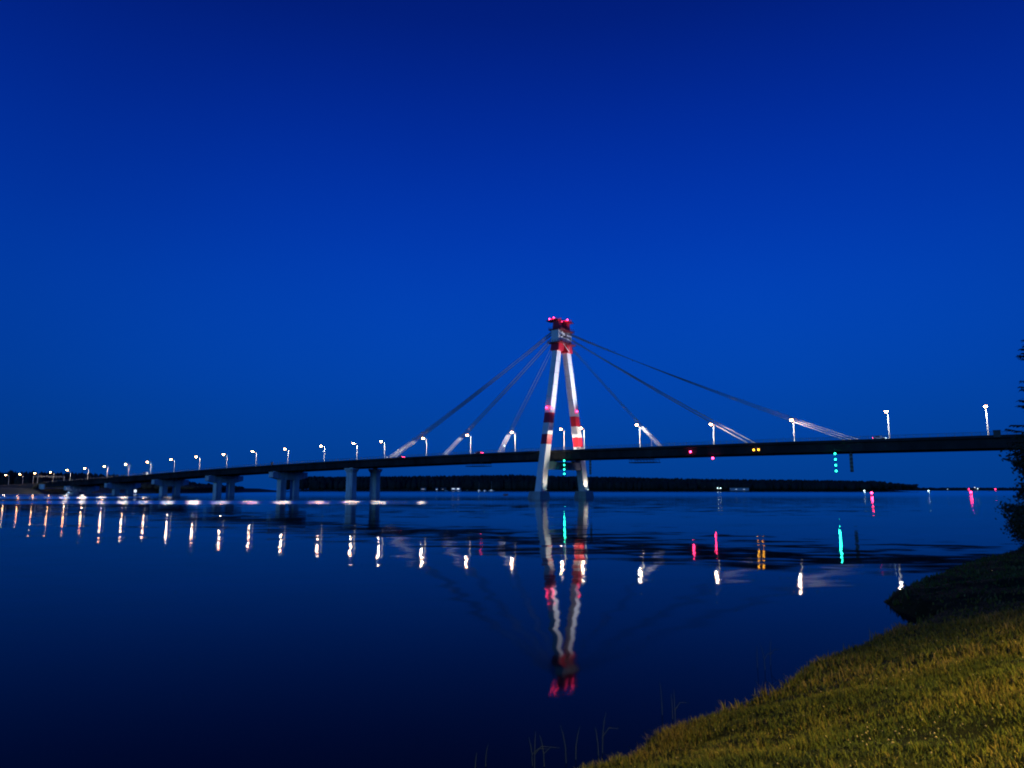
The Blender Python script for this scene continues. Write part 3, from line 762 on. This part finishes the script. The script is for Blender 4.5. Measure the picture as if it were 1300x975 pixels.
def far_lamp(x, y, z, lens, label, h=5, r=.55, power=0, col=(1, 1, 1), name='shore_lamp'):
    e = empty(name, (x, y, z))
    mb = MB(); mb.tube([(0, 0, 0), (0, 0, h)], [.16, .1], 6); mb.build('pole', M['galv'], e)
    mb = MB(); mb.ball((0, 0, h + r), r); mb.build('lens', M[lens], e, smooth=True)
    if power: light('bulb', 'POINT', (0, -r - .5, h + r), power, col, .3, e)
    tag(e, label, 'shore light', 'lights on the far shore')
far_lamp(318.0, 1108, 1.5, 'whitelens', 'left one of two bright white lamps beside the long pale building', 3.2, .62, 90, (.7, 1, .95))
far_lamp(322.5, 1108, 1.5, 'whitelens', 'right one of two bright white lamps beside the long pale building', 3.0, .75)
far_lamp(985, 1545, 1.5, 'redlens', 'red lamp on the distant right shore, left of the white pair', 1.0, .8)
far_lamp(1042, 1545, 1.5, 'redlens', 'red lamp on the distant right shore, right of the white pair', 1.0, .8)
far_lamp(998, 1545, 1.5, 'window_lit', 'taller pale lamp of the pair on the distant right shore', 4.2, 1.0)
far_lamp(1004, 1545, 1.5, 'whitelens', 'lower white lamp of the pair on the distant right shore', 2.0, .7)
far_lamp(942, 1550, 1.5, 'dimwhite', 'faint bluish lamp on the distant shore right of the headland', .8, .8)
far_lamp(1094, 1530, 1.5, 'dimwhite', 'faint bluish lamp on the distant shore near the right tree', .8, .8)
def buoy(x, y, lens, col, power, label, h=1.6, r=.5):
    e = empty('buoy', (x, y, 0))
    mb = MB(); mb.tube([(0, 0, -.6), (0, 0, .1), (0, 0, .5), (0, 0, .6)], [.7, .95, .9, .5], 12); mb.build('float', M['buoy'], e)
    mb = MB()
    for a in range(4):
        c_, s_ = math.cos(a * math.pi / 2), math.sin(a * math.pi / 2); mb.tube([(.45 * c_, .45 * s_, .6), (.15 * c_, .15 * s_, h)], .05, 5)
    mb.build('mast', M['dark'], e)
    mb = MB(); mb.ball((0, 0, h + r), r); mb.build('lens', M[lens], e, smooth=True)
    light('bulb', 'POINT', (0, -r - .4, h + r), power, col, .25, e)
    tag(e, label, 'buoy', 'lit navigation buoys')
buoy(226.3, 451.3, 'redlens', RED, 220, 'nearer red lit buoy below the deck right of the green lamps', 1.5, .62)
buoy(339.7, 530.8, 'redlens', RED, 220, 'red lit buoy at the far right near the tree', 1.5, .62)
buoy(444.8, 905, 'whitelens', (.6, .9, 1), 160, 'white lit buoy left of the nearer red buoy', 1.2, .7)
buoy(560, 964, 'whitelens', (.6, .9, 1), 100, 'white lit buoy at the tip of the wooded headland', 1.0, .7)
def boat(x, y, L_, mast, cabin, label, hull='hull', rot=0, lit=False):
    e = empty('sailing_boat' if mast else 'motor_boat', (x, y, 0)); c_, s_ = math.cos(rot), math.sin(rot)
    def T(px, py, pz): return (px * c_ - py * s_, px * s_ + py * c_, pz)
    mb = MB(); rings = []
    for t, wd, zk in ((-1, .75, .1), (-.5, 1.0, -.2), (.2, 1.0, -.25), (.7, .6, -.1), (1.0, .05, .35)):
        xx = t * L_ / 2; wd *= L_ * .16; zt = 1.0 + .25 * max(0, t)
        rings.append([T(xx, -wd * .6, zk), T(xx, wd * .6, zk), T(xx, wd, zt), T(xx, -wd, zt)])
    mb.loft(rings); mb.build('hull', M[hull], e)
    if cabin:
        mb = MB(); mb.box(T(-.05 * L_, 0, 1.5), Vector(T(L_ * .2, 0, 0)), Vector(T(0, L_ * .1, 0)), (0, 0, .55), 0, .82); cb = mb.build('cabin', M[hull], e)
        mb = MB(); mb.box(Vector(T(-.05 * L_, -L_ * .1, 1.55)), Vector(T(L_ * .13, 0, 0)), Vector(T(0, .03, 0)), (0, 0, .2)); mb.build('window', M['dimwhite' if lit else 'glass'], e)
    if mast:
        mb = MB(); mb.tube([T(0, 0, 1.0), T(0, 0, mast)], .11, 6); mb.tube([T(0, 0, 2.2), T(-L_ * .38, 0, 2.3)], .08, 6); mb.build('mast', M['galv'], e)
    if lit:
        light('deck_light', 'POINT', (0, -L_ * .3 - 1.5, 2.2), 90, (.7, .9, 1), .3, e)
    tag(e, label, 'boat', 'boats moored by the far bank')
boat(-117, 1270, 6, 0, True, 'small motor boat moored far left of the other boats')
boat(-93, 1266, 8, 11, True, 'sailing boat moored below the brightest lit building', rot=.3)
boat(-79, 1268, 7, 0, True, 'low motor boat between two sailing boats by the far bank', hull='car_dark', rot=-.2)
boat(-58, 1262, 7, 17, True, 'white sailing boat with the left one of the two tall masts', rot=.2, lit=True)
boat(-48, 1262, 6, 0, True, 'white lit motor boat between the two tall masts', lit=True)
boat(-36, 1260, 10, 18, True, 'white sailing boat with the right one of the two tall masts', rot=-.1, lit=True)
boat(-4.4, 501, 3.4, 0, False, 'tiny dark rowing boat floating left of the near pylon pedestal', hull='car_dark', rot=.1)
boat(-384, 622, 5, 0, True, 'small lit boat moored beneath the leftmost hammerhead pier', lit=True)
e = empty('lit_sign', (-330, 628, 0))
mb = MB(); mb.tube([(0, 0, -1), (0, 0, 1.4)], .15, 6); mb.build('post', M['galv'], e)
mb = MB(); mb.box((0, 0, 2.6), (1.0, 0, 0), (0, .1, 0), (0, 0, 1.1)); mb.build('panel', M['window_lit'], e)
tag(e, 'small white lit sign on a post beside the second hammerhead pier from the left', 'sign')

# ------------------------------------------------------------------ near bank
SHL = np.array([(-40, -40), (-14, -4), (-4, 7), (.2, 11.8), (1.5, 12.65), (3.08, 14.5), (4.88, 16.1), (6.7, 18.25), (8.7, 20.5), (10.95, 22.65), (13.2, 24.6), (15.2, 27.2), (15.6, 29.6), (16.0, 31.6), (17.4, 33.4), (20.2, 36.6), (24.8, 41.8), (31, 48.0), (36.0, 52.5), (42, 60), (60, 80), (120, 140)], dtype=float)
def shore_dist(X, Y):
    best = np.full(X.shape, 1e9); sgn = np.ones(X.shape)
    for a, b_ in zip(SHL[:-1], SHL[1:]):
        dx, dy = b_ - a; L2 = dx * dx + dy * dy
        t = np.clip(((X - a[0]) * dx + (Y - a[1]) * dy) / L2, 0, 1)
        px, py = X - (a[0] + t * dx), Y - (a[1] + t * dy); dd = px * px + py * py
        cr = dx * (Y - a[1]) - dy * (X - a[0])
        u = dd < best - 1e-9; best = np.where(u, dd, best); sgn = np.where(u, np.where(cr < 0, 1, -1), sgn)
    return np.sqrt(best) * sgn
def fbm(X, Y, sc_, seed):
    """smooth value noise, vectorised"""
    r = np.random.default_rng(seed); T = r.random((256, 256))
    res = np.zeros(X.shape); amp = 1; tot = 0
    for k in range(3):
        x = X * sc_ * 2 ** k + 37 * k; y = Y * sc_ * 2 ** k + 91 * k
        xi = np.floor(x).astype(int); yi = np.floor(y).astype(int); fx = x - xi; fy = y - yi
        fx = fx * fx * (3 - 2 * fx); fy = fy * fy * (3 - 2 * fy)
        g = lambda i, j: T[(xi + i) % 256, (yi + j) % 256]
        res += amp * ((g(0, 0) * (1 - fx) + g(1, 0) * fx) * (1 - fy) + (g(0, 1) * (1 - fx) + g(1, 1) * fx) * fy); tot += amp; amp *= .5
    return res / tot
def bank_z(X, Y):
    d = shore_dist(X, Y) + (fbm(X, Y, .9, 4) - .5) * .5
    cut = np.clip(d / .7, 0, 1); cut = cut * cut * (3 - 2 * cut)
    k = np.interp(Y, [14, 24, 34, 50], [.335, .25, .10, .06])
    z = -.6 + np.clip(d + 1.5, 0, 1.5) * .4 + .5 * cut + k * np.clip(d - .4, 0, 9.5) + .05 * np.clip(d - 9.9, 0, 30)
    return z + (fbm(X, Y, .35, 9) - .5) * .5 * np.clip(d / 3, 0, 1) + (fbm(X, Y, 2.5, 2) - .5) * .09 * np.clip(d, 0, 1)
gx = np.concatenate([np.arange(-16, 24, .22), np.arange(24, 90, .7)]); gy = np.concatenate([np.arange(-12, 42, .22), np.arange(42, 120, .7)])
GX, GY = np.meshgrid(gx, gy); DD = shore_dist(GX, GY); GZ = bank_z(GX, GY)
nx = len(gx); idx = np.arange(GX.size).reshape(GX.shape)
q = np.stack([idx[:-1, :-1], idx[:-1, 1:], idx[1:, 1:], idx[1:, :-1]], -1).reshape(-1, 4)
keep = (DD > -1.6); kf = keep.ravel()[q].all(1)
q = q[kf]; used = np.unique(q); remap = -np.ones(GX.size, int); remap[used] = np.arange(len(used))
V = np.stack([GX.ravel(), GY.ravel(), GZ.ravel()], -1)[used]
tag(np_mesh('bank', V, remap[q], [M['soil']], smooth=True), 'grassy lake bank in the foreground', 'bank', kind='structure')
# grass blades
def scatter(n, r0, r1, a0, a1):
    r = np.sqrt(nrng.random(n) * (r1 ** 2 - r0 ** 2) + r0 ** 2); a = nrng.uniform(a0, a1, n)
    X, Y = r * np.sin(a), r * np.cos(a); d = shore_dist(X, Y); k = d > .12
    return X[k], Y[k], d[k], r[k]
GV, GF, GM = [], [], []; base = 0
for n, r0, r1, h0, wd in [(140000, 3.0, 7.5, .082, .0030), (170000, 7.5, 15, .092, .0050), (90000, 15, 26, .13, .011), (90000, 26, 75, .13, .03)]:
    X, Y, d, r = scatter(n, r0, r1, R(-12), R(52))
    cl = .5 * fbm(X, Y, 1.1, 21) + .5 * fbm(X, Y, 2.6, 5); cl2 = fbm(X, Y, .45, 33)
    kp = nrng.random(len(X)) < np.clip((cl - .34) * 4.5, .62, 1) ; X, Y, d, cl, cl2 = X[kp], Y[kp], d[kp], cl[kp], cl2[kp]
    Z = bank_z(X, Y) - .02; m = len(X)
    h = h0 * (.32 + 2.0 * np.clip(cl - .25, 0, 1)) * (.55 + .9 * cl2) * nrng.uniform(.5, 1.5, m) * np.where(nrng.random(m) < .012, 1.7, 1)
    h *= np.where(d < .9, 1.35, 1)
    az = nrng.uniform(0, 2 * np.pi, m); ln = nrng.uniform(.15, .9, m) * h; wdir = az + np.pi / 2 + nrng.uniform(-.5, .5, m)
    wv = wd * nrng.uniform(.6, 1.5, m)
    B = np.stack([X, Y, Z], -1); W = np.stack([np.cos(wdir) * wv, np.sin(wdir) * wv, 0 * wv], -1)
    T1 = B + np.stack([np.cos(az) * ln * .35, np.sin(az) * ln * .35, h * .6], -1)
    T2 = B + np.stack([np.cos(az) * ln, np.sin(az) * ln, h * (1 - .25 * (ln / h) ** 2)], -1)
    vv = np.stack([B - W, B + W, T1 + W * .8, T1 - W * .8, T2], 1).reshape(-1, 3)
    i0 = base + np.arange(m) * 5
    ff = np.concatenate([np.stack([i0, i0 + 1, i0 + 2], -1), np.stack([i0, i0 + 2, i0 + 3], -1), np.stack([i0 + 3, i0 + 2, i0 + 4], -1)])
    u = nrng.random(m) + (cl2 - .5) * 1.5 + (cl - .5) * .6
    mi = np.where(u < .22, 3, np.where(u < .62, 0, np.where(u < .92, 1, 2)))
    GV.append(vv); GF.append(ff); GM.append(np.tile(mi, 3)); base += m * 5
tag(np_mesh('grass', np.concatenate(GV), np.concatenate(GF), [M['grass1'], M['grass2'], M['grass3'], M['grass4']], np.concatenate(GM)),
    'patchy olive and green grass on the near bank', 'grass', kind='stuff')
# clover heads in patches
CV, CF = [], []; k = 0
def oct_(x, y, z, r_):
    global k
    CV.extend([(x + r_, y, z), (x - r_, y, z), (x, y + r_, z), (x, y - r_, z), (x, y, z + r_), (x, y, z - r_)])
    CF.extend([(k, k + 2, k + 4), (k + 2, k + 1, k + 4), (k + 1, k + 3, k + 4), (k + 3, k, k + 4), (k + 2, k, k + 5), (k + 1, k + 2, k + 5), (k + 3, k + 1, k + 5), (k, k + 3, k + 5)]); k += 6
pts = []
for cx, cy, sd, n in [(2.55, 5.6, .35, 110), (3.2, 6.3, .4, 60), (1.9, 7.4, .5, 40), (4.4, 8.2, .6, 40), (5.5, 12, 1.5, 50), (8.5, 15, 2.0, 40)]:
    for _ in range(n): pts.append((rng.gauss(cx, sd), rng.gauss(cy, sd)))
pa = np.array(pts); pd_ = shore_dist(pa[:, 0], pa[:, 1]); pz = bank_z(pa[:, 0], pa[:, 1])
for (x, y), d_, z_ in zip(pts, pd_, pz):
    if d_ > .4: oct_(x, y, z_ + rng.uniform(.08, .2), rng.uniform(.008, .015))
tag(np_mesh('clover', np.array(CV), np.array(CF), [M['clover']]), 'small pale clover heads scattered in the grass', 'flowers', kind='stuff')
# broad leaved weed
def dock(x, y, label):
    z = float(bank_z(np.array([x]), np.array([y]))[0]); e = empty('dock_plant', (x, y, z)); n = 9
    for i in range(n):
        a = 2 * math.pi * i / n + rng.uniform(-.3, .3); ln = rng.uniform(.12, .2); el = rng.uniform(.5, 1.1)
        mb = MB(); L_ = []; dr = Vector((math.cos(a) * math.cos(el), math.sin(a) * math.cos(el), math.sin(el))); sd = Vector((-math.sin(a), math.cos(a), 0))
        for t, wd in ((0, .006), (.3, .022), (.6, .03), (.85, .02), (1, .002)):
            c = dr * ln * t - UP * (.05 * t * t); L_.append((c - sd * wd, c + sd * wd + UP * .004))
        V_ = [v for pr in L_ for v in pr]; mb.add(V_, [(2 * j, 2 * j + 1, 2 * j + 3, 2 * j + 2) for j in range(4)])
        mb.build('leaf', M['grass1'], e)
    tag(e, label, 'plant')
dock(2.35, 5.0, 'broad leaved weed at the bottom edge of the grass')
# reeds in the shallows
def reeds(x, y, n, spread, h, label):
    e = empty('reed_clump', (x, y, 0))
    for i in range(n):
        bx, by = rng.uniform(-spread, spread), rng.uniform(-.4, .4); hh = h * rng.uniform(.35, .7); lean = rng.uniform(-.25, .3) * hh; ly = rng.uniform(-.1, .1) * hh
        mb = MB(); mb.tube([(bx, by, -.3), (bx + lean * .2, by + ly * .3, hh * .4), (bx + lean * .55, by + ly * .7, hh * .75), (bx + lean, by + ly, hh)], [.007, .006, .005, .002], 5)
        if rng.random() < .5:
            mb.tube([(bx + lean * .2, by + ly * .3, hh * .4), (bx + lean * .2 + .12, by, hh * .62), (bx + lean * .2 + .3, by, hh * .6)], [.006, .006, .001], 4)
        mb.build('stem', M['reed'], e)
    tag(e, label, 'reeds', 'reeds in the shallow water')
reeds(-.5, 13.4, 2, .15, .75, 'two thin reed stems farthest left in the water')
reeds(.75, 13.5, 4, .45, .95, 'widest clump of thin reeds left of the grass tip')
reeds(1.45, 14.0, 3, .3, 1.2, 'tall thin reeds just left of the grass tip')
reeds(3.3, 16.0, 3, .5, 1.2, 'leaning reeds at the edge of the grass bank')
reeds(7.0, 20.5, 3, .5, 1.3, 'thin reeds farther along the bank')

# ------------------------------------------------------------------ trees at the right edge
def conifer(x, y, z, h, rmax, label):
    e = empty('spruce_tree', (x, y, z))
    mb = MB(); mb.tube([(0, 0, -.4), (.05, 0, h * .4), (0, 0, h)], [.24, .15, .02], 9); mb.build('trunk', M['bark'], e)
    V, F = [], []; r = random.Random(5)
    mb = MB()
    nb = 300
    for i in range(nb):
        t = (i + r.random()) / nb; zz = h * (.17 + .81 * t); a = r.uniform(0, 2 * math.pi)
        ln = rmax * (1 - t) ** .3 * r.uniform(.45, 1.15) + .12
        dr = Vector((math.cos(a), math.sin(a), 0)); sd = Vector((-math.sin(a), math.cos(a), 0))
        drop = r.uniform(.05, .3)
        pth = [dr * ln * q + UP * (zz - drop * ln * q + .22 * ln * q * q) for q in (0, .35, .7, 1)]
        mb.tube(pth, [.035, .028, .016, .006], 4)
        nn_ = int(34 * ln) + 10
        for j in range(nn_):
            q = r.uniform(.12, 1.03); c = dr * ln * q + UP * (zz - drop * ln * q + .22 * ln * q * q)
            sgn = r.choice((-1, 1)); l2 = r.uniform(.18, .5) * (1.1 - .5 * q)
            tip = c + (dr * r.uniform(.3, .9) + sd * sgn * r.uniform(.3, 1) - UP * r.uniform(.05, .5)).normalized() * l2
            w_ = (UP * r.uniform(-.5, .5) + dr * r.uniform(-1, 1)).normalized() * r.uniform(.025, .06)
            k0 = len(V); V.extend([c - w_, c + w_, tip + w_ * .5, tip - w_ * .5]); F.append((k0, k0 + 1, k0 + 2, k0 + 3))
    mb.build('branch', M['bark'], e)
    o = np_mesh('foliage', np.array([tuple(v) for v in V]), np.array(F), [M['needle']]); o.parent = e
    tag(e, label, 'tree')
def shrub(x, y, z, h, rx, label, seed=1, nl=5200, ns=13, ls=1.0):
    e = empty('shrub', (x, y, z)); r = random.Random(seed)
    mb = MB(); V, F = [], []
    for i in range(ns):
        a = r.uniform(0, 2 * math.pi); tip = Vector((math.cos(a) * rx * r.uniform(.3, .9), math.sin(a) * rx * r.uniform(.3, .9), h * r.uniform(.3 if ns > 13 else .55, 1.0)))
        p1 = tip * .35 + UP * h * .12; mb.tube([(0, 0, -.2), p1, tip], [.05, .035, .01], 5)
        for j in range(nl // ns):
            q = r.uniform(.15, 1.05); c = (p1.lerp(tip, q)) + Vector((r.gauss(0, 1), r.gauss(0, 1), r.gauss(0, 1))) * .28
            n_ = Vector((r.gauss(0, 1), r.gauss(0, 1), r.gauss(0, 1))).normalized(); u = n_.orthogonal().normalized(); v_ = n_.cross(u); s_ = r.uniform(.04, .09) * ls
            k0 = len(V); V.extend([c - u * s_, c + v_ * s_ * .5, c + u * s_, c - v_ * s_ * .5]); F.append((k0, k0 + 1, k0 + 2, k0 + 3))
    mb.build('stem', M['bark'], e)
    o = np_mesh('foliage', np.array([tuple(v) for v in V]), np.array(F), [M['leaf']]); o.parent = e
    tag(e, label, 'shrub')
def gz(x, y): return float(bank_z(np.array([x]), np.array([y]))[0])
conifer(34.9, 45.2, gz(34.9, 45.2), 14.4, 2.75, 'dark ragged spruce tree cut by the right edge of the picture')
shrub(32.1, 44.0, gz(32.1, 44.0), max(2, 4.8 - gz(32.1, 44.0)), 1.9, 'dark shrub under the spruce at the right edge', 2, 14000, 24, 1.4)
shrub(35.5, 46.2, gz(35.5, 46.2), 8.6, 2.9, 'dense dark bushy tree beside the spruce at the right edge, covering the deck end', 8, 30000, 40, 1.7)
e = empty('fallen_branch', (33.2, 44.6, gz(33.2, 44.6)))
mb = MB(); mb.tube([(0, 0, 0), (-.5, .1, 1.6), (-1.6, .1, 2.75), (-2.9, .1, 2.95)], [.09, .08, .07, .02], 6)
mb.tube([(-1.4, .1, 2.65), (-2.0, .3, 3.1), (-2.5, .3, 3.05)], [.05, .04, .01], 5)
for i in range(60):
    t = rng.random(); c = Vector((-1.0 - 1.7 * t, .1, 2.6 + .3 * t)) + Vector((rng.gauss(0, .08), rng.gauss(0, .08), rng.gauss(0, .07)))
    mb.box(c, (.09, .02, .01), (-.01, .03, 0), (0, 0, .012))
mb.build('limb', M['bark'], e); tag(e, 'dark leaning branch sticking out over the water at the right edge', 'branch')

# ------------------------------------------------------------------ street lamp on the near bank (outside the frame; its light falls on the grass)
lx, ly = 9.5, 3.2; lz = gz(lx, ly)
e = empty('street_lamp', (lx, ly, lz))
mb = MB(); mb.tube([(0, 0, -.2), (0, 0, 5.0)], [.1, .06], 10); mb.build('pole', M['galv'], e)
mb = MB(); mb.tube([(0, 0, 5.0), (-.3, .2, 5.4), (-1.0, .6, 5.5)], [.05, .045, .04], 8); mb.build('arm', M['galv'], e)
mb = MB(); mb.box((-1.3, .8, 5.5), (-.3, -.2, 0), (.08, -.12, 0), (0, 0, .07)); mb.build('lamp_head', M['galv'], e)
mb = MB(); mb.box((-1.3, .8, 5.4), (-.25, -.16, 0), (.07, -.1, 0), (0, 0, .03)); mb.build('lens', M['lens'], e)
light('bulb', 'SPOT', (-1.3, .8, 5.2), 6000, (1, .70, .12), .12, e, (-.1, .12, -1), R(142), .7)
tag(e, 'street lamp on the near bank right of the camera with warm yellow light', 'street lamp')
